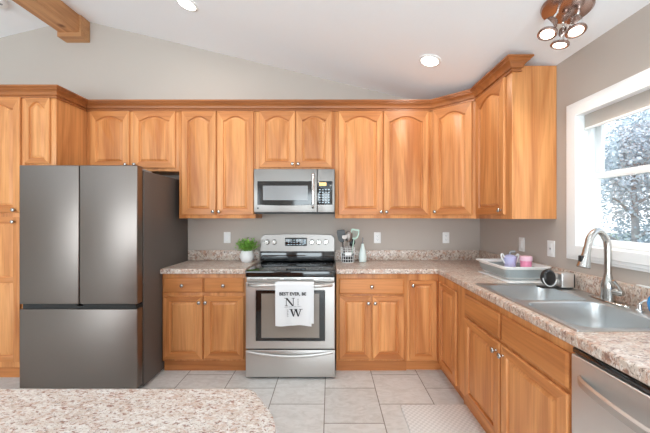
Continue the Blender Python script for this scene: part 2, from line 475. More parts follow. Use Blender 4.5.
# ------------------------------------------------------------------ cabinet pieces
def knob_mesh():
    bm = bmesh.new()
    lathe(bm, [(.0001, 0), (.008, 0), (.0065, .003), (.005, .010), (.006, .016), (.0145, .019), (.0165, .024), (.0135, .029), (.006, .0315), (.0001, .032)], axis='Y', n=16, cap=False)
    me = bpy.data.meshes.new('knob'); bm.to_mesh(me); bm.free(); me.materials.append(M['nickel'])
    me.polygons.foreach_set('use_smooth', [True]*len(me.polygons)); return me
KNOB = knob_mesh()
def knob(parent, x, z, y=0):
    o = bpy.data.objects.new('knob', KNOB); COL.objects.link(o); o.parent = parent; o.location = (x, y, z); return o

def arch_loop(w2, h2, ix, ib, it, rise, y, n=20):
    L = [Vector((-w2+ix, y, -h2+ib)), Vector((w2-ix, y, -h2+ib))]
    for i in range(n+1):
        s = 1-i/n
        q = min(max((s-.06)/.88, 0), 1)
        a = (.5-.5*math.cos(2*PI*q))**.48
        L.append(Vector((-w2+ix+(2*w2-2*ix)*s, y, h2-it-rise*(1-a))))
    return L

def door(parent, x0, x1, z0, z1, rise=.04, kn=None, name='door', th=.02, mid=None):
    w2, h2 = (x1-x0)/2, (z1-z0)/2; cx, cz = (x0+x1)/2, (z0+z1)/2
    sw = min(.056, w2*.36)
    bm = bmesh.new()
    N = 20
    def mis(k, i): return 1 if (i == 0 or 2 <= i < 2+N) and k >= 4 and k < 7 else 0
    def panel(zlo, zhi, rs):
        pass
    if mid is None:
        ls = [arch_loop(w2, h2, .006, .006, .006, 0, 0), arch_loop(w2, h2, .006, .006, .006, 0, -.004), arch_loop(w2, h2, 0, 0, 0, 0, -.005), arch_loop(w2, h2, 0, 0, 0, 0, -th+.006), arch_loop(w2, h2, .005, .005, .005, 0, -th),
              arch_loop(w2, h2, sw, sw, sw*.85, rise, -th), arch_loop(w2, h2, sw+.005, sw+.005, sw*.85+.005, rise, -th+.011),
              arch_loop(w2, h2, sw+.011, sw+.011, sw*.85+.011, rise, -th+.012), arch_loop(w2, h2, sw+.030, sw+.030, sw*.85+.030, rise, -th+.001)]
        loops(bm, ls, cap0=True, cap1=True, mis=mis)
    else:
        box(bm, -w2, w2, -th+.009, 0, -h2, h2)
        box(bm, -w2, -w2+sw, -th, -.001, -h2, h2, bev=.003); box(bm, w2-sw, w2, -th, -.001, -h2, h2, bev=.003)
        zs = [(-h2, -h2+sw), (mid-cz-sw*.45, mid-cz+sw*.45), (h2-sw, h2)]
        for a, b in zs: box(bm, -w2+sw-.002, w2-sw+.002, -th+.0003, -.001, a, b, bev=.002, mi=1)
        for a, b in ((zs[0][1], zs[1][0]), (zs[1][1], zs[2][0])):
            c, hh, ww = (a+b)/2, (b-a)/2, w2-sw
            lv = []
            for ins, y in ((.008, -th+.009), (.03, -th+.001)):
                lv.append([Vector((-ww+ins, y, c-hh+ins)), Vector((ww-ins, y, c-hh+ins)), Vector((ww-ins, y, c+hh-ins)), Vector((-ww+ins, y, c+hh-ins))])
            loops(bm, lv, cap1=True)
    o = obj(name, bm, [M['wood'], M['woodh']], parent, (cx, 0, cz), smooth=28)
    if kn: knob(o, kn[0]-cx, kn[1]-cz, -th)
    return o

def drawer(parent, x0, x1, z0, z1, kn=True, th=.02):
    w2, h2 = (x1-x0)/2, (z1-z0)/2; cx, cz = (x0+x1)/2, (z0+z1)/2
    bm = bmesh.new()
    def R(i, y): return [Vector((-w2+i, y, -h2+i)), Vector((w2-i, y, -h2+i)), Vector((w2-i, y, h2-i)), Vector((-w2+i, y, h2-i))]
    loops(bm, [R(.006, 0), R(.006, -.004), R(0, -.005), R(0, -th+.008), R(.004, -th+.004), R(.012, -th), R(.013, -th)], True, True)
    o = obj('drawer', bm, [M['woodh']], parent, (cx, 0, cz), smooth=28)
    if kn: knob(o, 0, 0, -th)
    return o

def cab_body(bm, x0, x1, dep, z0, z1, toe=False, open_top=False):
    if open_top:
        box(bm, x0, x1, 0, .019, z0, z1); box(bm, x0, x0+.018, .019, dep, z0, z1); box(bm, x1-.018, x1, .019, dep, z0, z1)
        box(bm, x0+.018, x1-.018, .019, dep, z0, z0+.018); box(bm, x0+.018, x1-.018, dep-.01, dep, z0+.018, z1)
    else:
        box(bm, x0, x1, 0, .019, z0, z1, bev=.0015); box(bm, x0+.001, x1-.001, .019, dep, z0+.001, z1)
    if toe: box(bm, x0+.0, x1-.0, .030, dep-.01, 0.0, z0-.001, mi=1)

# --- upper cabinets on the back wall
def upper(name, label, x0, x1, z0, doors, group=None, y=2.933, dep=.292, z1=2.445):
    t = thing(name, label, 'cabinet', (x0, y, z0), 0, group)
    bm = bmesh.new(); cab_body(bm, 0, x1-x0, dep, 0, z1-z0)
    obj('body', bm, [M['wood'], M['woodh']], t)
    for a, b, c, d, rise, kn in doors:
        door(t, a-x0, b-x0, c-z0, d-z0, rise, (kn[0]-x0, kn[1]-z0) if kn else None)
    return t
upper('wall_cabinet', 'honey wood wall cabinet with two short arched doors above the refrigerator', -2.338, -1.452, 1.825,
      [(-2.298, -1.921, 1.853, 2.399, .04, (-1.945, 1.885)), (-1.884, -1.480, 1.853, 2.399, .04, (-1.86, 1.885))])
upper('wall_cabinet', 'tall honey wood wall cabinet with two arched doors, between refrigerator and microwave', -1.450, -.717, 1.372,
      [(-1.418, -1.091, 1.404, 2.399, .045, (-1.113, 1.435)), (-1.079, -.730, 1.404, 2.399, .045, (-1.056, 1.435))])
upper('wall_cabinet', 'short honey wood wall cabinet with two arched doors directly above the microwave', -.715, .048, 1.838,
      [(-.676, -.332, 1.858, 2.399, .04, (-.357, 1.89)), (-.325, .019, 1.858, 2.399, .04, (-.302, 1.89))])
upper('wall_cabinet', 'wide honey wood wall cabinet with two tall arched doors, right of the microwave', .050, .969, 1.372,
      [(.081, .506, 1.404, 2.399, .05, (.485, 1.435)), (.513, .943, 1.404, 2.399, .05, (.537, 1.435))])
# deep cabinet at the left of the refrigerator top
upper('deep_wall_cabinet', 'deep honey wood cabinet with one narrow arched door beside the refrigerator top', -2.606, -2.34, 1.81,
      [(-2.595, -2.385, 1.84, 2.399, .045, None)], y=2.607, dep=.618)
# tall pantry
t = thing('pantry_cabinet', 'tall floor-standing honey wood pantry left of the refrigerator', 'cabinet', (-3.55, 2.607, 0))
bm = bmesh.new(); cab_body(bm, 0, .941, .618, .10, 2.445, toe=True); obj('body', bm, [M['wood'], M['woodh']], t)
for k, (a, b, s) in enumerate(((.035, .465, 1), (.475, .915, 1))):
    kx = b-.03 if k else a+.03
    door(t, a, b, 1.42, 2.405, .05, (kx-.005, 1.445)); door(t, a, b, .155, 1.386, 0, (kx-.01, 1.345), mid=.853)

# diagonal corner wall cabinet
P0 = Vector((.971, 2.933)); P1 = Vector((1.273, 2.660)); dd = P1-P0; ang = math.atan2(dd.y, dd.x); LN = dd.length
t = thing('corner_wall_cabinet', 'diagonal honey wood corner wall cabinet with a single arched door', 'cabinet', (P0.x, P0.y, 1.372), ang)
bm = bmesh.new()
inv = Matrix.Rotation(-ang, 2)
poly = [inv @ (Vector(p)-P0) for p in ((.971, 2.933), (.971, 3.226), (1.585, 3.226), (1.585, 2.660), (1.273, 2.660))]
prism(bm, [(p.x, p.y) for p in poly], 0, 1.073)
obj('body', bm, [M['wood']], t, smooth=0)
door(t, .028, LN-.028, .032, 1.027, .045, (.052, .063))
# right wall cabinet: face towards -x, local x runs towards the camera
t = thing('wall_cabinet', 'honey wood wall cabinet on the window wall, its tall side panel facing the room', 'cabinet', (1.273, 2.658, 1.372), -PI/2)
bm = bmesh.new(); cab_body(bm, 0, .525, .312, 0, 1.073); obj('body', bm, [M['wood'], M['woodh']], t)
door(t, .028, .455, .032, 1.027, .05, (.425, .065))

# crown moulding over all the upper cabinets
path = [(-3.55, 2.607), (-2.34, 2.607), (-2.34, 2.933), (.971, 2.933), (1.273, 2.660), (1.273, 2.133), (1.375, 2.133)]
prof = [(.001, 2.400), (.014, 2.400), (.014, 2.410), (.008, 2.413), (.008, 2.420), (.020, 2.424), (.020, 2.430), (.026, 2.444), (.036, 2.455), (.050, 2.462), (.050, 2.468), (.058, 2.471), (.058, 2.476), (.066, 2.478), (.066, 2.490), (.001, 2.490)]
bm = bmesh.new()
ls = []
for i, p in enumerate(path):
    p = Vector(p)
    def nrm(a, b):
        d = (Vector(b)-Vector(a)).normalized(); return Vector((d.y, -d.x))
    if i == 0: n0 = nrm(path[0], path[1]); off = n0
    elif i == len(path)-1: off = nrm(path[-2], path[-1])
    else:
        a = nrm(path[i-1], path[i]); b = nrm(path[i], path[i+1]); s = (a+b); off = s/(1+a.dot(b))
    L = []
    for d, z in prof:
        q = p+off*d
        x = q.x
        if i == len(path)-1: x = q.x - .05 + d*.9
        L.append(Vector((x, q.y, z)))
    ls.append(L)
loops(bm, ls, True, True)
tag(obj('crown_molding', bm, M['crown'], smooth=25), 'stepped wooden crown molding running along the tops of the cabinets', 'molding')

# --- base cabinets, back wall
def base_root(name, label, loc, rz=0): return thing(name, label, 'cabinet', loc, rz)
t = base_root('base_cabinet', 'wooden base cabinet with two drawers and two doors, between refrigerator and range', (-1.495, 2.723, 0))
bm = bmesh.new(); cab_body(bm, 0, .75, .495, .10, .883, toe=True); obj('body', bm, [M['wood'], M['woodh']], t)
o_ = 1.495
drawer(t, -1.480+o_, -1.132+o_, .715, .845); drawer(t, -1.120+o_, -.764+o_, .715, .845)
door(t, -1.480+o_, -1.132+o_, .121, .685, 0, (-1.155+o_, .63)); door(t, -1.120+o_, -.764+o_, .121, .685, 0, (-1.098+o_, .63))
t = base_root('base_cabinet', 'wooden base cabinet with one wide drawer over two doors, right of the range', (.057, 2.723, 0))
bm = bmesh.new(); cab_body(bm, 0, .631, .495, .10, .883, toe=True); obj('body', bm, [M['wood'], M['woodh']], t)
o_ = -.057
drawer(t, .08+o_, .659+o_, .701, .838)
door(t, .08+o_, .363+o_, .12, .685, 0, (.34+o_, .625)); door(t, .375+o_, .659+o_, .12, .685, 0, (.398+o_, .625))
# corner base cabinet, L-shaped
t = base_root('corner_base_cabinet', 'wooden inside-corner base cabinet with two narrow full-height doors meeting at right angles', (.690, 2.723, 0))
bm = bmesh.new()
fx = .965
def rel(p): return (p[0]-.690, p[1]-2.723)
prism(bm, [rel(p) for p in ((.690, 2.723), (fx, 2.723), (fx, 2.268), (1.57, 2.268), (1.57, 3.218), (.690, 3.218))], .10, .883)
prism(bm, [rel(p) for p in ((.690, 2.768), (fx+.045, 2.768), (fx+.045, 2.268), (1.56, 2.268), (1.56, 3.208), (.690, 3.208))], 0, .0995, mi=1)
obj('body', bm, [M['wood'], M['woodh']], t, smooth=0)
door(t, .018, .258, .109, .824, 0, (.042, .78))
d2 = door(t, -.18, .17, .109, .824, 0, None); d2.rotation_euler = (0, 0, -PI/2); d2.location = (fx-.690, 2.478-2.723, .4665)
# sink base on the window wall
t = base_root('sink_base_cabinet', 'wooden base cabinet under the sink with two false drawer fronts over two doors', (fx, 2.266, 0), -PI/2)
bm = bmesh.new(); cab_body(bm, 0, 1.064, .60, .10, .883, toe=True, open_top=True); obj('body', bm, [M['wood'], M['woodh']], t)
D0 = 2.266
drawer(t, D0-2.150, D0-1.708, .700, .846, kn=False).name = 'false_drawer_front'
drawer(t, D0-1.692, D0-1.216, .700, .846, kn=False).name = 'false_drawer_front'
door(t, D0-2.150, D0-1.708, .118, .680, 0, (D0-1.735, .63)); door(t, D0-1.692, D0-1.216, .118, .680, 0, (D0-1.665, .63))
# end panel past the dishwasher
tag(obj('end_panel', B(.965, 1.56, .50, .555, 0, .883, bev=.002), M['wood']), 'wooden end panel closing the counter run past the dishwasher', 'panel')

# --- dishwasher
t = thing('dishwasher', 'stainless steel dishwasher with a curved bar handle, under the counter by the sink', 'dishwasher', (fx, 1.198, 0), -PI/2)
obj('body', B(0, .636, .03, .58, .10, .879), M['black'], t)
obj('toe_panel', B(.01, .626, .05, .07, .003, .098), M['black'], t)
obj('door_panel', B(.004, .632, -.022, .029, .105, .857, bev=.006, seg=3), M['steelz'], t)
obj('control_strip', B(.004, .632, -.016, .029, .861, .880, bev=.003), M['blackgloss'], t)
bm = bmesh.new()
hp = [Vector((.05+.54*i/20, -.022-.005-.045*max(0, math.sin(PI*i/20))**.6, .775)) for i in range(21)]
ls = []
for i, p in enumerate(hp):
    tt = (hp[min(i+1, 20)]-hp[max(i-1, 0)]).normalized(); nn = Vector((tt.y, -tt.x, 0))
    ls.append([p+nn*a+Vector((0, 0, b)) for a, b in ((-.005, -.017), (.005, -.012), (.006, .012), (-.003, .019), (-.007, .012))])
loops(bm, ls, True, True)
obj('handle', bm, M['steel'], t)

# --- countertops
ZC = .93
t = tag(add_bevel(obj('countertop', B(-1.495, -.741, 2.675, 3.226, .884, ZC), M['laminate'], smooth=0), .009, 3),
        'speckled beige countertop between the refrigerator and the range', 'countertop')
bs = obj('backsplash', B(-1.495, -.741, 3.206, 3.2275, ZC+.0005, 1.035, bev=.003), M['laminate'], t)
bm = bmesh.new()
cf = .945
prism(bm, [(.053, 3.226), (.053, 2.675), (cf, 2.675), (cf, .50), (1.585, .50), (1.585, 3.226)], .884, ZC,
      holes=[[(1.005, 1.235), (1.525, 1.235), (1.525, 2.055), (1.005, 2.055)]])
ct = tag(add_bevel(obj('countertop', bm, M['laminate'], smooth=0), .009, 3), 'speckled beige L-shaped countertop holding the sink', 'countertop')
bm = bmesh.new()
box(bm, .053, 1.5855, 3.206, 3.2275, ZC+.0005, 1.035, bev=.003); box(bm, 1.565, 1.5865, .50, 3.206, ZC+.0005, 1.035, bev=.003)
obj('backsplash', bm, M['laminate'], ct)

# --- sink
t = thing('kitchen_sink', 'stainless steel double-bowl drop-in sink below the window', 'sink', (1.26, 1.645, ZC))
def bowl(y0, y1, x0, x1, ya, yb, depth):
    bm = bmesh.new()
    zt = ZC+.006
    ox0, ox1 = .985, 1.545
    outer_low = rrect(ox0, ox1, ya, yb, .004, ZC+.0008)
    outer = rrect(ox0+.003, ox1-.003, ya+.0005, yb-.0005, .004, zt)
    r1 = rrect(x0-.012, x1+.012, y0-.012, y1+.012, .07, zt)
    r2 = rrect(x0, x1, y0, y1, .06, zt-.006)
    r3 = rrect(x0+.004, x1-.004, y0+.004, y1-.004, .058, zt-.03)
    r4 = rrect(x0+.014, x1-.014, y0+.014, y1-.014, .055, zt-depth+.03)
    r5 = rrect(x0+.03, x1-.03, y0+.03, y1-.03, .05, zt-depth+.006)
    r6 = rrect(x0+.06, x1-.06, y0+.06, y1-.06, .04, zt-depth)
    cx, cy = (x0+x1)/2, (y0+y1)/2
    k = len(r6)
    def circ(r, z):
        return [Vector((cx+r*math.cos(PI/4*0+2*PI*(i+.5)/k-.0), cy+r*math.sin(2*PI*(i+.5)/k), z)) for i in range(k)]
    loops(bm, [outer_low, outer, r1, r2, r3, r4, r5, r6, circ(.045, zt-depth-.001), circ(.040, zt-depth-.004), circ(.02, zt-depth-.006)], cap1=True)
    for v in bm.verts: v.co -= Vector(t.location)
    return bm
obj('basin', bowl(1.665, 2.035, 1.03, 1.43, 1.645, 2.075, .17), M['sink'], t, smooth=50)
obj('basin', bowl(1.255, 1.625, 1.03, 1.43, 1.216, 1.645, .19), M['sink'], t, smooth=50)

# --- faucet
fz = ZC+.006
t = thing('faucet', 'tall brushed nickel gooseneck faucet with pull-down spray head', 'faucet', (1.485, 1.63, fz+.0005))
bm = bmesh.new()
ls = [[Vector((.030*math.cos(2*PI*i/28), (.118 if abs(math.sin(2*PI*i/28)) > .01 else .118)*math.sin(2*PI*i/28), z)) for i in range(28)] for z in (0, .004)]
ls.append([Vector((p.x*.85, p.y*.95, .008)) for p in ls[0]])
loops(bm, ls, True, True)
obj('deck_plate', bm, M['nickel'], t)
bm = bmesh.new()
lathe(bm, [(.031, .007), (.031, .02), (.029, .05), (.031, .07), (.029, .095), (.021, .125), (.0165, .15), (.016, .155)], n=24)
obj('base', bm, M['nickel'], t)
sp = curve_pts([(0, 0, .15), (0, 0, .27), (-.012, -.002, .335), (-.062, -.012, .378), (-.112, -.022, .345), (-.132, -.026, .285)], 40)
bm = bmesh.new(); tube(bm, sp, [.0165]*len(sp), 16); obj('spout', bm, M['nickel'], t)
e = Vector(sp[-1]); dr = (Vector(sp[-1])-Vector(sp[-4])).normalized()
bm = bmesh.new()
tube(bm, [e-dr*.004, e+dr*.012, e+dr*.03, e+dr*.075, e+dr*.10, e+dr*.104], [.0175, .018, .0185, .026, .030, .028], 20)
hd = obj('spray_head', bm, M['nickel'], t)
bm = bmesh.new(); q = e+dr*.06
box(bm, q.x-.029, q.x-.010, q.y-.012, q.y+.010, q.z-.022, q.z+.022, bev=.004)
obj('spray_button', bm, M['black'], hd)
bm = bmesh.new()
tube(bm, [(0, 0, .055), (.012, -.03, .058), (.018, -.058, .058), (.02, -.066, .058)], [.024, .020, .0175, .012], 16)
tube(bm, curve_pts([(.018, -.056, .060), (.004, -.062, .085), (-.028, -.062, .125)], 10), [.009, .009, .0085, .008, .008, .008, .0075, .007, .007, .007, .006], 12)
obj('lever_handle', bm, M['nickel'], t)

# soap dispenser
t = thing('soap_dispenser', 'small chrome soap dispenser with curved spout behind the sink', 'soap dispenser', (1.488, 1.465, fz+.0005))
bm = bmesh.new(); lathe(bm, [(.019, 0), (.019, .004), (.012, .008), (.010, .03), (.006, .034)]); obj('base', bm, M['chrome'], t)
bm = bmesh.new(); tube(bm, curve_pts([(0, 0, .03), (.004, -.01, .050), (.02, -.035, .060), (.035, -.062, .040)], 15), .0055, 10); obj('spout', bm, M['chrome'], t)
# blue bottle
t = thing('soap_bottle', 'round glossy blue bottle on the counter at the right edge', 'bottle', (1.49, 1.375, fz+.0005))
bm = bmesh.new(); lathe(bm, [(.022, 0), (.030, .008), (.040, .03), (.044, .055), (.040, .08), (.026, .10), (.013, .108), (.013, .112)], n=28); obj('body', bm, M['blue'], t)
bm = bmesh.new(); lathe(bm, [(.014, .111), (.014, .128), (.010, .131)], n=20); obj('cap', bm, M['plastic'], t)
# small white sponge cap on top of the backsplash
tag(obj('white_clip', B(1.567, 1.585, 1.50, 1.565, 1.0355, 1.043, bev=.003), M['plastic']), 'small flat white plastic bar lying on the backsplash ledge near the faucet', 'clip')

# --- drying mat, dish tub, its contents
t = tag(obj('drying_mat', (lambda bm: (loops(bm, [rrect(-.155, .155, -.225, .225, .015, 0), rrect(-.155, .155, -.225, .225, .015, .006), rrect(-.150, .150, -.220, .220, .013, .009), rrect(-.13, .13, -.2, .2, .01, .007)], True, True), bm)[1])(bmesh.new()), M['plastic'], None, (1.385, 2.325, ZC+.0008)),
        'flat white drying mat on the counter beneath the dish tub', 'mat')
t = thing('dish_tub', 'collapsible white and grey dish tub on the white mat', 'dish tub', (1.385, 2.335, ZC+.0105))
bm = bmesh.new()
loops(bm, [rrect(-.115, .105, -.165, .165, .03, .0), rrect(-.14, .13, -.19, .19, .032, .018)], True, False)
loops(bm, [rrect(-.108, .098, -.158, .158, .026, .003), rrect(-.134, .124, -.184, .184, .03, .018)], True, False)
loops(bm, [rrect(-.14, .13, -.19, .19, .032, .018), rrect(-.134, .124, -.184, .184, .03, .018)])
obj('base', bm, M['plastic'], t)
bm = bmesh.new()
loops(bm, [rrect(-.139, .129, -.189, .189, .032, .0185), rrect(-.143, .133, -.193, .193, .033, .035), rrect(-.153, .143, -.20, .20, .034, .047), rrect(-.157, .147, -.204, .204, .035, .075), rrect(-.150, .140, -.198, .198, .034, .075), rrect(-.146, .136, -.192, .192, .034, .047), rrect(-.136, .126, -.186, .186, .03, .035), rrect(-.133, .123, -.183, .183, .03, .0185)])
obj('folding_wall', bm, M['tubgrey'], t)
bm = bmesh.new()
loops(bm, [rrect(-.157, .147, -.204, .204, .035, .0755), rrect(-.162, .152, -.212, .212, .036, .088), rrect(-.176, .166, -.226, .226, .04, .090), rrect(-.176, .166, -.226, .226, .04, .097), rrect(-.160, .150, -.210, .210, .036, .098), rrect(-.150, .140, -.198, .198, .034, .0755), rrect(-.157, .147, -.204, .204, .035, .0755)])
obj('rim', bm, M['plastic'], t)
t = thing('baby_cup', 'lilac plastic cup with curved white handles standing in the dish tub', 'cup', (1.375, 2.33, ZC+.0145))
bm = bmesh.new(); lathe(bm, [(.028, 0), (.034, .01), (.042, .115), (.045, .140), (.030, .150), (.012, .155)], n=24); obj('body', bm, M['lilac'], t)
for s in (-1, 1):
    bm = bmesh.new(); tube(bm, curve_pts([(s*.038, 0, .13), (s*.058, 0, .160), (s*.066, 0, .14), (s*.042, 0, .09)], 15), .006, 8); obj('handle', bm, M['plastic'], t)
bm = bmesh.new(); tube(bm, curve_pts([(0, 0, .15), (.0, 0, .172), (.014, -.01, .18), (.03, -.02, .178)], 12), .008, 10); obj('spout', bm, M['grey'], t)
t = thing('food_jar', 'small round jar with a pink lid standing in the dish tub', 'jar', (1.442, 2.245, ZC+.0145))
bm = bmesh.new(); lathe(bm, [(.032, 0), (.036, .01), (.036, .12)], n=24); obj('body', bm, M['pink'], t)
bm = bmesh.new(); lathe(bm, [(.040, .1205), (.041, .124), (.041, .150), (.037, .155)], n=28); obj('lid', bm, plain('pale_pink', (.86, .55, .66), .4), t)

# --- sink caddy and its scrubber
t = thing('sink_caddy', 'small brushed steel caddy with a black base behind the sink', 'caddy', (1.462, 1.935, ZC+.007))
obj('base', B(-.128, .065, -.020, .040, 0, .008, bev=.003), M['black'], t)
obj('holder', B(-.018, .06, -.036, .036, .0085, .098, bev=.006, seg=3), M['steelz'], t)
obj('side_panel', B(.0605, .066, -.034, .034, .010, .092, bev=.002), M['black'], t)
t = thing('scrub_brush', 'round black scrub brush with a white ring, leaning on the steel caddy', 'brush', (1.380, 1.93, ZC+.0155), .25)
bm = bmesh.new(); R_ = Matrix.Translation((0, 0, .059)) @ Matrix.Rotation(-.12, 4, 'X')
lathe(bm, [(.001, -.022), (.038, -.022), (.048, -.014), (.052, 0), (.048, .014), (.038, .022), (.001, .022)], n=32, axis='Y', M4=R_, cap=False)
for v in bm.verts: v.co.y *= .9
obj('brush_head', bm, M['black'], t)
bm = bmesh.new(); ringp = [R_ @ Vector((.054*math.cos(a), -.012, .054*math.sin(a))) for a in [PI+PI*.9*i/16 for i in range(17)]]
tube(bm, ringp, .003, 8); obj('ring', bm, M['plastic'], t)

# ------------------------------------------------------------------ range
RX0, RX1 = -.721, .046; RC = (RX0+RX1)/2
t = thing('range', 'freestanding stainless steel electric range with black glass cooktop', 'range', (RC, 2.604, 0))
hw = (RX1-RX0)/2
obj('body', B(-hw+.004, hw-.004, .03, .59, .03, .872), M['black'], t, smooth=0)
for a in (-hw+.05, hw-.05):
    for b in (.08, .48):
        bm = bmesh.new(); lathe(bm, [(.018, 0), (.018, .03)], (0, 0, 0), 12); obj('leveling_foot', bm, M['black'], t, (a, b, 0))
bm = bmesh.new()
box(bm, -hw, hw, -.012, .595, .873, .928, bev=.008, seg=3)
ctp = obj('cooktop', bm, M['blackgloss'], t)
for cx, cy, r in ((-.2, .13, .095), (.2, .13, .075), (-.2, .38, .075), (.2, .38, .095)):
    bm = bmesh.new()
    for rr in (r, r*.6):
        loops(bm, [[Vector((cx+q*math.cos(2*PI*i/40), cy+q*math.sin(2*PI*i/40), .9284)) for i in range(40)] for q in (rr, rr-.003)])
    obj('burner_ring', bm, M['grey'], ctp)
bm = bmesh.new()
box(bm, -hw+.01, hw-.01, -.004, .03, .832, .872, bev=.003)
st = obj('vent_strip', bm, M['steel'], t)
bm = bmesh.new()
for k in range(5):
    cx = -.29+.145*k; box(bm, cx-.055, cx+.055, -.006, -.003, .855, .860)
obj('vent_slots', bm, M['black'], st)
# oven door
bm = bmesh.new()
wx0, wx1, wz0, wz1 = -.638-RC, -.043-RC, .327, .764
wx0, wx1 = -.297, .297
outer = lambda y, i=0: [Vector((-hw+.003+i, y, .262+i)), Vector((hw-.003-i, y, .262+i)), Vector((hw-.003-i, y, .828-i)), Vector((-hw+.003+i, y, .828-i))]
inner = lambda y, i=0: [Vector((wx0+i, y, wz0+i)), Vector((wx1-i, y, wz0+i)), Vector((wx1-i, y, wz1-i)), Vector((wx0+i, y, wz1-i))]
loops(bm, [outer(.028), outer(-.004), outer(-.010, .006), inner(-.010), inner(-.006, .003), inner(0, .003)], True, True)
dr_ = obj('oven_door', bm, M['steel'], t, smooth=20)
bm = bmesh.new()
def bowed(y, ix, iz, bow):
    L = []
    for s in [i/10 for i in range(11)]: L.append(Vector((wx0+ix+(wx1-wx0-2*ix)*s, y, wz0+iz-bow*math.sin(PI*s))))
    for s in [1-i/10 for i in range(11)]: L.append(Vector((wx0+ix+(wx1-wx0-2*ix)*s, y, wz1-iz)))
    return L
loops(bm, [bowed(-.0075, .004, .004, 0), bowed(-.0085, .006, .006, 0), bowed(-.0085, .050, .030, 0)], mi=0)
loops(bm, [bowed(-.0085, .050, .030, 0), bowed(-.0055, .053, .033, 0)], mi=1, cap1=True)
obj('window', bm, [M['blackgloss'], M['oven_glass']], dr_, smooth=20)
bm = bmesh.new()
hp = [Vector((-.355+.71*i/24, -.012-.050*min(1, math.sin(PI*i/24)*2.2)**.7, .806+.012*math.sin(PI*i/24))) for i in range(25)]
tube(bm, hp, .011, 12, sq=1.25)
obj('handle', bm, M['steel'], dr_)
# warming drawer
bm = bmesh.new()
box(bm, -hw+.003, hw-.003, -.008, .03, .022, .252, bev=.005, seg=3)
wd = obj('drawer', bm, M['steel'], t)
bm = bmesh.new()
hp = [Vector((-.36+.72*i/24, -.010-.022*math.sin(PI*i/24)**.5, .236-.030*math.sin(PI*i/24))) for i in range(25)]
tube(bm, hp, .009, 10, sq=1.4)
obj('handle', bm, M['steel'], wd)
# backguard: slanted, bowed top
bm = bmesh.new()
def bg(y0, y1, z0, z1, bow, w_):
    n = 24
    f = [Vector((-w_+2*w_*i/n, y0, z0)) for i in range(n+1)]
    g = []
    for i in range(n+1):
        s = i/n; xx = -w_+2*w_*s
        e_ = min(s, 1-s)*2*w_
        rd = .028 if e_ >= .028 else .028*math.sqrt(max(0, 1-((.028-e_)/.028)**2))
        g.append(Vector((xx, y1, z1-.028+rd+bow*(math.sin(PI*s)-1))))
    return f+list(reversed(g))
w_ = hw-.002
f0 = bg(.555, .565, 1.03, 1.205, .010, w_); b0 = bg(.62, .62, 1.03, 1.205, .010, w_)
loops(bm, [f0, b0], True, True)
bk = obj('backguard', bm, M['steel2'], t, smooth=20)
bm = bmesh.new(); box(bm, -w_, w_, .548, .62, .9285, 1.029, bev=.004); box(bm, -w_+.004, w_-.004, .538, .5475, .958, .966, bev=.002)
obj('lower_backguard', bm, M['blackgloss'], t)
bm = bmesh.new(); box(bm, -.128, .098, .549, .560, 1.085, 1.170, bev=.006, seg=3)
dp = obj('display', bm, M['blackgloss'], bk)
bm = bmesh.new()
for i in range(6):
    for j in range(3): box(bm, -.10+.030*i, -.082+.030*i, .5475, .5485, 1.098+.022*j, 1.106+.022*j)
box(bm, .055, .085, .5475, .5485, 1.11, 1.15)
obj('display_marks', bm, M['mark'], dp)
bm = bmesh.new(); lathe(bm, [(.012, 0), (.012, .003)], (-.012, .5605, 1.058), 16, axis='Y'); obj('badge', bm, M['black'], bk)
for kx in (-.315, -.240, .150, .222, .293):
    bm = bmesh.new()
    lathe(bm, [(.028, 0), (.028, .003), (.024, .005), (.023, .020), (.020, .024), (.001, .024)], (0, 0, 0), 20, axis='Y')
    box(bm, -.004, .004, -.030, -.022, -.021, .021, bev=.0015)
    k = obj('knob', bm, M['nickel'], t, (kx, .560, 1.125))

# towel over the oven handle
tw = thing('dish_towel', 'white dish towel with black lettering, folded over the oven door handle', 'towel', (-.295, 2.537, .83))
def tfront(u, v):   # u across -1..1, v 0..1 down the front
    x = u*.158+.006*v
    y = -.004-.004*math.sin(u*5+1)*v-.004*math.cos(u*9)*v*v
    return x, y
bm = bmesh.new()
rows = []
nv, nu = 24, 24
def sheet(front_len, back_len, xoff, wd, yext, phase, drop_slope=0):
    pts = []
    for j in range(-10, nv+1):
        row = []
        for i in range(nu+1):
            u = -1+2*i/nu
            if j >= 0:
                v = j/nv; yy = -.0175-yext-.0035*math.sin(u*4+phase)*v-.0025*math.sin(u*9+2*phase)*v*v; zz = -.0-front_len*v+(.008*math.sin(u*3+phase)*v)+drop_slope*u*v
                yy += .004*v
            else:
                a = -j/10
                if a <= .5:
                    th = PI*a*2; yy = -(.0175+yext)*math.cos(th); zz = (.0175+yext)*math.sin(th)
                else:
                    q = (a-.5)*2; yy = .0175+yext-.0*q; zz = -back_len*q
            row.append(Vector((xoff+u*wd*(1-.0*a if j < 0 else 1), yy, zz)))
        pts.append(row)
    return pts
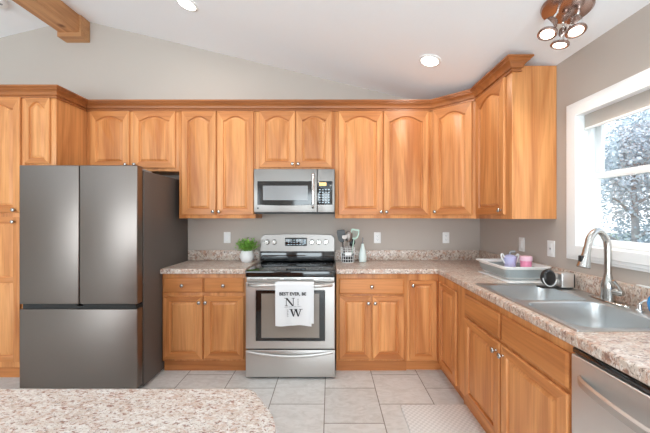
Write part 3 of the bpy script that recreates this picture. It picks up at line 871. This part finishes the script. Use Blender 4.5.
def solid(bm, g, th, mi=0):
    """thicken a grid of points"""
    R, C = len(g), len(g[0])
    nor = [[None]*C for _ in range(R)]
    for j in range(R):
        for i in range(C):
            a = g[j][min(i+1, C-1)]-g[j][max(i-1, 0)]; b = g[min(j+1, R-1)][i]-g[max(j-1, 0)][i]
            nor[j][i] = a.cross(b).normalized()
    A = [[bm.verts.new(g[j][i]) for i in range(C)] for j in range(R)]
    Bk = [[bm.verts.new(g[j][i]-nor[j][i]*th) for i in range(C)] for j in range(R)]
    for j in range(R-1):
        for i in range(C-1):
            bm.faces.new((A[j][i], A[j][i+1], A[j+1][i+1], A[j+1][i])); bm.faces.new((Bk[j][i], Bk[j+1][i], Bk[j+1][i+1], Bk[j][i+1]))
    for j in range(R-1):
        bm.faces.new((A[j][0], A[j+1][0], Bk[j+1][0], Bk[j][0])); bm.faces.new((A[j][-1], Bk[j][-1], Bk[j+1][-1], A[j+1][-1]))
    for i in range(C-1):
        bm.faces.new((A[0][i], Bk[0][i], Bk[0][i+1], A[0][i+1])); bm.faces.new((A[-1][i], A[-1][i+1], Bk[-1][i+1], Bk[-1][i]))
bm = bmesh.new(); g1 = sheet(.345, .10, -.008, .150, .000, .6, -.004); solid(bm, g1, -.0018)
u1 = obj('towel_under_layer', bm, M['cloth'], tw, smooth=60)
bm = bmesh.new(); g2 = sheet(.325, .09, .010, .152, .0035, 2.0, .006); solid(bm, g2, -.0018)
obj('towel_front_layer', bm, M['cloth'], tw, smooth=60)
def text_mesh(name, txt, size, loc, mat, parent, rot=(PI/2, 0, 0), bold=0):
    c = bpy.data.curves.new(name, 'FONT'); c.body = txt; c.size = size; c.extrude = .0004; c.offset = bold
    c.align_x = 'CENTER'; c.align_y = 'CENTER'; c.resolution_u = 2
    o = bpy.data.objects.new(name, c); COL.objects.link(o)
    bpy.context.view_layer.update()
    dg = bpy.context.evaluated_depsgraph_get()
    me = bpy.data.meshes.new_from_object(o.evaluated_get(dg))
    bpy.data.objects.remove(o)
    o = bpy.data.objects.new(name, me); COL.objects.link(o); me.materials.clear(); me.materials.append(mat)
    o.location = loc; o.rotation_euler = rot; o.parent = parent
    return o
def serif_letter(ch, h, w):
    """bold serif N or W from quads in local x,z"""
    bm = bmesh.new()
    def q(*pts):
        loops(bm, [[Vector((x*w, 0, z*h)) for x, z in pts], [Vector((x*w, -.0006, z*h)) for x, z in pts]], True, True)
    def ser(cx, z): q((cx-.15, z-.03), (cx+.15, z-.03), (cx+.15, z+.03), (cx-.15, z+.03))
    if ch == 'N':
        q((-.40, -.5), (-.34, -.5), (-.34, .5), (-.40, .5)); q((.32, -.5), (.38, -.5), (.38, .5), (.32, .5))
        q((-.48, .5), (-.26, .5), (.40, -.5), (.22, -.5)); ser(-.37, -.47); ser(.35, .47); ser(-.43, .47)
    else:
        q((-.50, .5), (-.32, .5), (-.14, -.5), (-.24, -.5)); q((-.06, .5), (0.0, .5), (-.16, -.5), (-.22, -.5))
        q((-.10, .5), (.08, .5), (.26, -.5), (.16, -.5)); q((.40, .5), (.46, .5), (.24, -.5), (.18, -.5)); ser(-.42, .47); ser(-.02, .47); ser(.43, .47)
    return bm
fy = -.0285
text_mesh('lettering', 'BEST EVER, BE', .036, (-.012, fy, -.078), M['ink'], tw, bold=.0010)
obj('letter_mark', serif_letter('N', .066, .080), M['ink'], tw, (-.035, fy, -.143))
obj('letter_mark', serif_letter('W', .062, .096), M['ink'], tw, (.014, fy, -.232))
bm = bmesh.new(); rq = random.Random(5)
def tick(x, z, w_, h_): box(bm, x-w_/2, x+w_/2, fy-.0004, fy+.0004, z-h_/2, z+h_/2)
for k in range(4): tick(.032+rq.uniform(-.001, .001), -.120-.015*k, .012, .004); tick(.032, -.124-.015*k, .003, .007)
for k in range(5): tick(-.052+rq.uniform(-.001, .001), -.208-.013*k, .011, .0035); tick(-.054, -.212-.013*k, .003, .006)
for k in range(17): tick(-.080+.0085*k, -.186+.0004*k, .0045 if k % 4 else .002, .006)
obj('small_print', bm, M['inkpale'], tw)

# ------------------------------------------------------------------ microwave
MX0, MX1 = -.712, .045; MC = (MX0+MX1)/2; mw = (MX1-MX0)/2
t = thing('microwave', 'stainless over-the-range microwave with a vertical bar handle', 'microwave', (MC, 2.85, 1.415))
obj('body', B(-mw+.003, mw-.003, .02, .37, .012, .418), M['grey'], t)
obj('base_vent', B(-mw+.002, mw-.002, .004, .36, 0, .0115, bev=.002), M['black'], t)
dxr = .214
bm = bmesh.new(); box(bm, -mw, dxr, -.005, .019, .013, .419, bev=.005, seg=3)
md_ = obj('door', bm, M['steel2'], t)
bm = bmesh.new()
def mb(y, ix, iz, bow):
    x0, x1, z0, z1 = -mw+.035+ix, dxr-.035-ix, .085+iz, .305-iz
    return [Vector((x0+(x1-x0)*i/12, y, z0-bow*math.sin(PI*i/12))) for i in range(13)]+[Vector((x1-(x1-x0)*i/12, y, z1)) for i in range(13)]
loops(bm, [mb(-.0052, 0, 0, .008), mb(-.0085, .002, .002, .008), mb(-.0085, .052, .042, .0)], mi=0)
loops(bm, [mb(-.0085, .052, .042, .0), mb(-.007, .054, .044, .0)], mi=1, cap1=True)
obj('window', bm, [M['blackgloss'], M['micro_glass']], md_, smooth=20)
bm = bmesh.new()
hp = curve_pts([(.176, -.006, .368), (.176, -.030, .366), (.176, -.044, .34), (.176, -.050, .215), (.176, -.044, .09), (.176, -.030, .062), (.176, -.006, .060)], 36)
tube(bm, hp, .0125, 12, sq=1.0); obj('handle', bm, M['chrome'], md_)
bm = bmesh.new(); box(bm, dxr+.002, mw, -.005, .019, .013, .419, bev=.005, seg=3)
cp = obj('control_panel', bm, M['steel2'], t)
bm = bmesh.new(); box(bm, dxr+.004, mw-.022, -.009, -.0055, .085, .305, bev=.0015)
kp = obj('keypad', bm, M['blackgloss'], cp)
bm = bmesh.new(); box(bm, dxr+.020, dxr+.085, -.0105, -.0095, .262, .292)
obj('display', bm, M['amber'], kp)
bm = bmesh.new()
for i in range(4):
    for j in range(6): box(bm, dxr+.016+.028*i, dxr+.032+.028*i, -.0102, -.0092, .100+.024*j, .110+.024*j)
obj('button_marks', bm, M['mark'], kp)
bm = bmesh.new(); lathe(bm, [(.008, 0), (.008, .002)], (-mw+.04, -.0052, .052), 14, axis='Y'); obj('badge', bm, M['black'], md_)

# ------------------------------------------------------------------ refrigerator
t = thing('refrigerator', 'dark stainless french-door refrigerator with bottom freezer drawer', 'refrigerator', (-1.96, 2.374, 0))
fw = .46
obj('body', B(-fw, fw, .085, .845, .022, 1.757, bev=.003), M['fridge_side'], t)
for a in (-.40, .40):
    for b in (.14, .78):
        bm = bmesh.new(); lathe(bm, [(.02, 0), (.02, .022)], (0, 0, 0), 12); obj('foot', bm, M['black'], t, (a, b, 0))
obj('door_gasket', B(-fw+.01, fw-.01, .072, .0845, .06, 1.75), M['dkgap'], t)
for a, b, c, d in ((-fw, .003, .707, 1.790), (.009, fw-.001, .707, 1.790)):
    bm = bmesh.new(); box(bm, a, b, 0, .071, c, d, bev=.007, seg=3)
    dd_ = obj('door', bm, [M['dark_steel']], t)
    bm = bmesh.new(); box(bm, a+.02, b-.02, .010, .060, c-.018, c-.0005); obj('grip_recess', bm, M['dkgap'], dd_)
bm = bmesh.new(); box(bm, -fw, fw-.001, 0, .071, .05, .668, bev=.007, seg=3)
fr_ = obj('freezer_drawer', bm, [M['dark_steel']], t)
bm = bmesh.new(); box(bm, -fw+.015, fw-.015, .014, .0705, .6685, .688); obj('grip_recess', bm, M['dkgap'], fr_)
for s in (-1, 1):
    bm = bmesh.new(); box(bm, s*.40-.05, s*.40+.05, .03, .22, 1.7575, 1.782, bev=.006)
    for v in bm.verts:
        if v.co.y > .12: v.co.z -= .012
    for v in bm.verts:
        if v.co.z < 1.7575: v.co.z = 1.7575
    obj('hinge_cover', bm, M['grey'], t)
# shift hinge covers above doors rear only
# ------------------------------------------------------------------ small things on the counter
# potted plant
t = thing('potted_plant', 'small leafy green plant in a round white ceramic pot', 'plant', (-.838, 3.08, ZC+.0008))
bm = bmesh.new()
lathe(bm, [(.046, 0), (.058, .012), (.070, .045), (.070, .072), (.058, .105), (.050, .115), (.044, .113), (.046, .10)], n=32)
obj('pot', bm, M['matte_pot'], t)
bm = bmesh.new(); lathe(bm, [(.044, .100), (.030, .106), (.001, .108)], n=20, cap=False); obj('soil', bm, M['soil'], t)
bm = bmesh.new()
rnd = random.Random(3)
for k in range(60):
    a = rnd.uniform(0, 2*PI); el = rnd.uniform(.25, 1.45)
    ln = rnd.uniform(.085, .14)
    d = Vector((math.cos(a)*math.cos(el), math.sin(a)*math.cos(el), math.sin(el)))
    base = Vector((math.cos(a)*.022, math.sin(a)*.022, .105))
    tip = base+d*ln
    tube(bm, [base, base.lerp(tip, .5)+Vector((0, 0, .006)), tip], .0012, 5)
    for m in range(7):
        f = .3+.7*m/6; p = base.lerp(tip, f)
        la = rnd.uniform(0, 2*PI); ld = (d*.7+Vector((math.cos(la), math.sin(la), rnd.uniform(-.3, .5)))).normalized()
        s_ = ld.cross(Vector((0, 0, 1))).normalized(); u_ = s_.cross(ld)
        L = rnd.uniform(.024, .038); wd_ = L*.34
        vs = [bm.verts.new(p), bm.verts.new(p+ld*L*.5+s_*wd_+u_*.002), bm.verts.new(p+ld*L-u_*.004), bm.verts.new(p+ld*L*.5-s_*wd_+u_*.002), bm.verts.new(p+ld*L*.5-u_*.002)]
        bm.faces.new((vs[0], vs[1], vs[4])); bm.faces.new((vs[1], vs[2], vs[4])); bm.faces.new((vs[2], vs[3], vs[4])); bm.faces.new((vs[3], vs[0], vs[4]))
for v in bm.verts:
    v.co.x = max(-.118, min(.118, v.co.x)); v.co.y = max(-.118, min(.118, v.co.y))
obj('foliage', bm, M['leaf'], t, smooth=0)

# utensil basket
UX, UY = .178, 3.065
t = thing('utensil_basket', 'round white wire utensil basket with a blank white tag', 'basket', (UX, UY, ZC+.0008))
bm = bmesh.new()
lathe(bm, [(.060, 0), (.062, .004), (.001, .004)], n=28, cap=False)
for z in (.006, .035, .065, .095, .125, .148):
    rr = .062+.008*z/.148
    loops(bm, [[Vector(((rr+.0022*math.cos(q))*math.cos(2*PI*i/32), (rr+.0022*math.cos(q))*math.sin(2*PI*i/32), z+.0022*math.sin(q))) for i in range(32)] for q in (0, PI/2, PI, 1.5*PI, 2*PI)])
for i in range(16):
    a = 2*PI*i/16; tube(bm, [(.062*math.cos(a), .062*math.sin(a), .003), (.070*math.cos(a), .070*math.sin(a), .148)], .002, 6)
obj('wire_frame', bm, M['plastic'], t)
bm = bmesh.new(); lathe(bm, [(.056, .005), (.060, .09)], n=24, cap=False); lathe(bm, [(.058, .005), (.062, .09)], n=24, cap=False)
obj('liner', bm, M['black'], t)
obj('tag', B(-.034, .034, -.078, -.0735, .075, .108, bev=.002), M['plastic'], t)
def utensil(name, label, bx, by, tx, ty, tz, mat, kind, hl, matk=None):
    base = Vector((bx, by, .0135)); top = Vector((tx, ty, tz)); d = (top-base).normalized()
    t = thing(name, label, name.split('_')[-1], (UX, UY, ZC))
    L = (top-base).length
    bm = bmesh.new(); tube(bm, [base, base+d*(L-hl)*.5, base+d*(L-hl+.01)], [.007, .006, .005], 10, sq=.6)
    obj('handle', bm, matk or mat, t)
    s_ = Vector((1, 0, 0)); s_ = (s_-d*s_.dot(d)).normalized(); n_ = s_.cross(d)
    bm = bmesh.new(); c = base+d*(L-hl)
    if kind == 'spoon':
        ls = []
        for r_, dep in ((1, 0), (.8, .006), (.5, .010), (.05, .012)):
            ls.append([c+d*(hl/2+hl/2*r_*math.cos(a))+s_*(.037*r_*math.sin(a))+n_*dep for a in [2*PI*i/20 for i in range(20)]])
        loops(bm, ls, cap1=True)
        loops(bm, [[p-n_*.0015 for p in L_] for L_ in ls], cap1=True)
        loops(bm, [ls[0], [p-n_*.0015 for p in ls[0]]])
    else:
        wv = .026 if kind == 'turner' else .042
        out = [(-.35, 0), (-.9, .22), (-1, .5), (-1, .9), (-.85, 1), (.85, 1), (1, .9), (1, .5), (.9, .22), (.35, 0)]
        ring = lambda sc, off: [c+s_*(x*wv*sc)+d*(hl*(.5+(z-.5)*sc))+n_*off for x, z in out]
        if kind == 'slotted':
            loops(bm, [ring(1, -.002), ring(1, .002), ring(.68, .002), ring(.68, -.002), ring(1, -.002)])
            for k in (-.33, 0, .33):
                a = c+s_*(k*wv)+d*hl*.15; b = c+s_*(k*wv)+d*hl*.85; tube(bm, [a, b], .002, 6)
        else:
            loops(bm, [ring(.96, -.003), ring(1, -.001), ring(1, .001), ring(.96, .003)], True, True)
    obj('head', bm, mat, t)
    return t
utensil('nylon_turner', 'wide black nylon turner standing in the wire basket', -.028, .0, -.070, .0, .325, M['black'], 'solid', .125)
utensil('steel_spoon', 'steel serving spoon standing in the wire basket', .012, -.022, .010, -.025, .315, M['dark_steel'], 'spoon', .11)
utensil('steel_turner', 'narrow steel turner standing at the front of the wire basket', -.028, -.030, -.034, -.036, .275, M['dark_steel'], 'turner', .04)
utensil('black_ladle', 'black ladle leaning at the back of the wire basket', .022, .022, .045, .03, .24, M['black'], 'spoon', .08)
utensil('mint_spatula', 'mint green slotted spatula standing in the wire basket', .030, .0, .078, -.004, .335, M['mint'], 'slotted', .105)
# oil bottle
t = thing('oil_bottle', 'pale mint ceramic oil bottle with a dark pour spout', 'bottle', (.330, 3.08, ZC+.0008))
bm = bmesh.new(); lathe(bm, [(.034, 0), (.039, .006), (.040, .02), (.040, .05), (.032, .11), (.018, .155), (.014, .178), (.0135, .185)], n=28); obj('body', bm, M['bottle'], t)
bm = bmesh.new(); lathe(bm, [(.012, .1855), (.012, .195), (.006, .20), (.0045, .222), (.006, .226), (.006, .245), (.003, .247)], n=16); obj('pour_spout', bm, M['grey'], t)

# ------------------------------------------------------------------ outlets
def plate(name, label, cat, loc, rz, kind):
    t = thing(name, label, cat, loc, rz)
    bm = bmesh.new(); box(bm, -.036, .036, -.006, 0, -.058, .058, bev=.003, seg=3); p = obj('cover_plate', bm, M['plastic'], t)
    if kind == 'outlet':
        for z in (-.020, .020):
            bm = bmesh.new()
            loops(bm, [[Vector((.0165*math.cos(a), y, z+.0145*math.sin(a))) for a in [2*PI*i/20 for i in range(20)]] for y in (-.0061, -.0085)], True, True)
            r = obj('receptacle', bm, M['white'], t)
            bm = bmesh.new(); box(bm, -.0075, -.0055, -.0090, -.0086, z-.002, z+.007); box(bm, .0055, .0075, -.0090, -.0086, z-.002, z+.007); box(bm, -.002, .002, -.0090, -.0086, z-.010, z-.006)
            obj('slots', bm, M['black'], r)
    elif kind == 'gfci':
        obj('receptacle', B(-.017, .017, -.009, -.0061, -.033, .033, bev=.002), M['white'], t)
        bm = bmesh.new(); box(bm, -.006, .006, -.0105, -.0091, -.006, .006); obj('test_button', bm, M['grey'], t)
    else:
        obj('rocker', B(-.016, .016, -.010, -.0061, -.033, .033, bev=.003), M['white'], t)
    return t
plate('light_switch', 'white wall switch above the counter near the potted plant', 'switch', (-1.087, DW-.0005, 1.168), 0, 'rocker')
plate('outlet', 'white duplex outlet on the back wall, nearest the oil bottle', 'outlet', (.501, DW-.0005, 1.166), 0, 'outlet')
plate('outlet', 'white duplex outlet on the back wall under the diagonal corner cabinet', 'outlet', (1.226, DW-.0005, 1.166), 0, 'outlet')
plate('light_switch', 'white wall switch on the window wall beneath the cabinet, above the dish tub', 'switch', (XW-.0005, 2.52, 1.160), -PI/2, 'rocker')
plate('outlet', 'white outlet with test button beside the window, above the steel caddy', 'outlet', (XW-.0005, 2.185, 1.160), -PI/2, 'gfci')

# ------------------------------------------------------------------ roller shade
t = thing('roller_shade', 'beige fabric roller shade rolled up at the top of the window', 'shade', (XW+.03, (WD0+WD1)/2, 1.935))
hl = (WD1-WD0)/2-.014
bm = bmesh.new(); box(bm, -.002, .002, -hl+.008, hl-.008, .016, .097); obj('fabric', bm, M['shade'], t)
bm = bmesh.new(); box(bm, -.007, .007, -hl+.006, hl-.006, 0, .0155, bev=.003); obj('bottom_rail', bm, M['white'], t)
bm = bmesh.new(); tube(bm, [(.012, -hl+.004, .080), (.012, hl-.004, .080)], .009, 14); obj('roller', bm, M['shade'], t)

# ------------------------------------------------------------------ ceiling lights
TH = math.atan(.242)
def downlight(label, x, y):
    t = thing('recessed_light', label, 'ceiling light', (x, y, ceil_z(x)-.0006), 0, None)
    t.rotation_euler = (0, TH, 0)
    bm = bmesh.new(); lathe(bm, [(.088, 0), (.088, -.004), (.082, -.008), (.068, -.009), (.064, -.002)], n=36, cap=False); obj('trim_ring', bm, M['white'], t)
    bm = bmesh.new(); lathe(bm, [(.0665, -.0075), (.04, -.0065), (.0005, -.006)], n=32, cap=False); obj('lens', bm, M['lamp'], t)
    l_ = light('bulb', 'AREA', (0, 0, -.02), (0, 0, 0), 4, (1, .95, .88), .13, parent=t)
    return t
downlight('round recessed ceiling light above the right-hand wall cabinets', .80, 2.442)
downlight('round recessed ceiling light nearer the ridge beam', -1.157, 2.468)

# track-style cluster fixture
FX, FY = 1.276, 1.642
t = thing('spotlight_fixture', 'round ceiling fixture with three adjustable spotlight heads', 'ceiling light', (FX, FY, ceil_z(FX)-.0008))
t.rotation_euler = (0, TH, 0)
bm = bmesh.new(); lathe(bm, [(.118, 0), (.120, -.010), (.112, -.022), (.080, -.028), (.001, -.030)], n=40, cap=False); lathe(bm, [(.016, -.028), (.014, -.040), (.004, -.044)], n=16)
obj('canopy', bm, M['bronze'], t)
heads = [((-.048, -.008), (-.062, .008), (-.10, -.15), -.115), ((.045, -.035), (.050, -.018), (.12, -.30), -.092), ((.034, .055), (.072, .095), (0, .10), -.082)]
for (a, b), (c, d), (ex, ey), hz in heads:
    hb = Vector((a, b, -.026)); p = Vector((c, d, hz))
    aim = Vector((ex, ey, -1)).normalized()
    bm = bmesh.new(); tube(bm, curve_pts([hb, hb+Vector((0, 0, -.028)), p-aim*.030], 12), .006, 10)
    arm = obj('arm', bm, M['chrome'], t)
    q = Vector((0, 0, 1)).rotation_difference(aim).to_matrix().to_4x4(); M4 = Matrix.Translation(p) @ q
    bm = bmesh.new(); lathe(bm, [(.010, -.036), (.026, -.030), (.034, -.015), (.037, .030), (.037, .050)], n=28, M4=M4); hd_ = obj('lamp_head', bm, M['chrome'], t)
    bm = bmesh.new(); lathe(bm, [(.038, .0505), (.046, .052), (.047, .060), (.040, .066), (.033, .062), (.033, .0505)], n=28, M4=M4, cap=False); obj('bezel', bm, M['bronze'], hd_)
    bm = bmesh.new(); lathe(bm, [(.0325, .058), (.0005, .060)], n=24, M4=M4, cap=False); obj('lens', bm, M['lamp'], hd_)
    lt = light('bulb', 'SPOT', p+aim*.075, (0, 0, 0), 9, (1, .93, .84), .03, parent=t, spot=2.3)
    lt.rotation_euler = (-aim).to_track_quat('Z', 'Y').to_euler()

# smoke detector on the far slope
sxx = -2.93
D_ = 2.75
sx_ = -(330-2)/305*D_; sz_ = ceil_z(sx_)
t = thing('smoke_detector', 'round white smoke detector on the ceiling left of the beam', 'smoke detector', (-3.07, 2.82, ceil_z(-3.07)-.0006))
t.rotation_euler = (0, -TH, 0)
bm = bmesh.new(); lathe(bm, [(.070, 0), (.070, -.008), (.062, -.026), (.050, -.032), (.001, -.034)], n=36, cap=False); obj('housing', bm, M['plastic'], t)
bm = bmesh.new(); lathe(bm, [(.012, -.0345), (.012, -.037)], (.02, 0, 0), n=14); obj('test_button', bm, M['grey'], t)

# ------------------------------------------------------------------ island in the foreground
bm = bmesh.new()
prism(bm, [(-2.3, .822), (-2.3, .0), (-.095, .0), (-.117, .66), (-.137, .722), (-.200, .812), (-.222, .822)], .892, ZC)
isl = tag(add_bevel(obj('island_countertop', bm, M['granite'], smooth=0), .010, 3), 'pale pink-and-white speckled island countertop with a clipped corner', 'countertop')
t = thing('island_cabinet', 'wooden island base beneath the pale speckled countertop', 'cabinet', (-2.25, .03, 0))
bm = bmesh.new(); box(bm, 0, 2.0, 0, .70, .10, .8835, bev=.002); box(bm, .05, 1.95, 0.05, .65, 0, .0995); obj('body', bm, M['wood'], t)

# rug
bm = bmesh.new(); box(bm, .515, 1.0, 1.30, 2.237, .0006, .012, bev=.004)
tag(obj('floor_mat', bm, M['rug']), 'white textured floor mat on the tiles in front of the sink', 'rug')
rgm = M['rug']; n = rgm.node_tree.nodes; l = rgm.node_tree.links
tcn = n.new('ShaderNodeTexCoord'); ck = n.new('ShaderNodeTexChecker'); ck.inputs['Scale'].default_value = 55
ck.inputs['Color1'].default_value = (.80, .80, .79, 1); ck.inputs['Color2'].default_value = (.68, .68, .67, 1)
l.new(tcn.outputs['Object'], ck.inputs['Vector']); l.new(ck.outputs['Color'], n['Principled BSDF'].inputs['Base Color'])

# ------------------------------------------------------------------ outside the window
g = bmesh.new(); box(g, XW+.2, 40, -20, 40, -.9, -.8)
gr = obj('ground_outside', g, M['lawn'], smooth=0); gr['kind'] = 'structure'
def tree_mesh(seed, h, r, nleaf, leaf):
    rnd = random.Random(seed)
    bm = bmesh.new(); blobs = []
    for k in range(44):
        a = rnd.uniform(0, 2*PI); z = rnd.uniform(.08, .95)
        rr = r*(1-z*.55)*rnd.uniform(.2, 1)
        blobs.append((Vector((rr*math.cos(a), rr*math.sin(a), z*h)), r*rnd.uniform(.22, .42)))
    for k in range(nleaf):
        c, br = rnd.choice(blobs)
        v = Vector((rnd.gauss(0, 1), rnd.gauss(0, 1), rnd.gauss(0, 1))).normalized()*br*rnd.uniform(.6, 1.05)
        p = c+v
        d = Vector((rnd.gauss(0, 1), rnd.gauss(0, 1), rnd.gauss(0, .6)-.3)).normalized(); s_ = d.cross(v).normalized()
        L = leaf*rnd.uniform(.6, 1.3)
        vs = [bm.verts.new(p), bm.verts.new(p+d*L*.5+s_*L*.28), bm.verts.new(p+d*L), bm.verts.new(p+d*L*.5-s_*L*.28)]
        bm.faces.new(vs)
    return bm
def trunk_mesh(h, r):
    bm = bmesh.new(); tube(bm, [(0, 0, 0), (.04, .02, h*.4), (0, .05, h*.85)], [r, r*.7, r*.25], 12)
    for k in range(9):
        a = k*2.4; z = h*(.25+.07*k); tube(bm, [(0, 0.02, z), (math.cos(a)*h*.12, math.sin(a)*h*.12, z+h*.09), (math.cos(a)*h*.22, math.sin(a)*h*.22, z+h*.13)], [r*.35, r*.2, r*.08], 7)
    return bm
for k, (x, y, h_, r_, mat, lab) in enumerate((
        (7.6, 7.6, 4.6, 1.9, 'treeleaf', 'leafy tree outside the window, filling its far side'),
        (13.5, 11.6, 7.2, 2.9, 'treeleaf2', 'taller pale tree rising behind the others outside the window'),
        (6.4, 4.0, 3.4, 1.6, 'treeleaf', 'low bushy tree outside the window, across its nearer side'))):
    t = thing('garden_tree', lab, 'tree', (x, y, -.8))
    obj('trunk', trunk_mesh(h_*.9, .12), M['bark'], t)
    obj('foliage', tree_mesh(k+11, h_, r_, 15000, .10), M[mat], t, smooth=0)
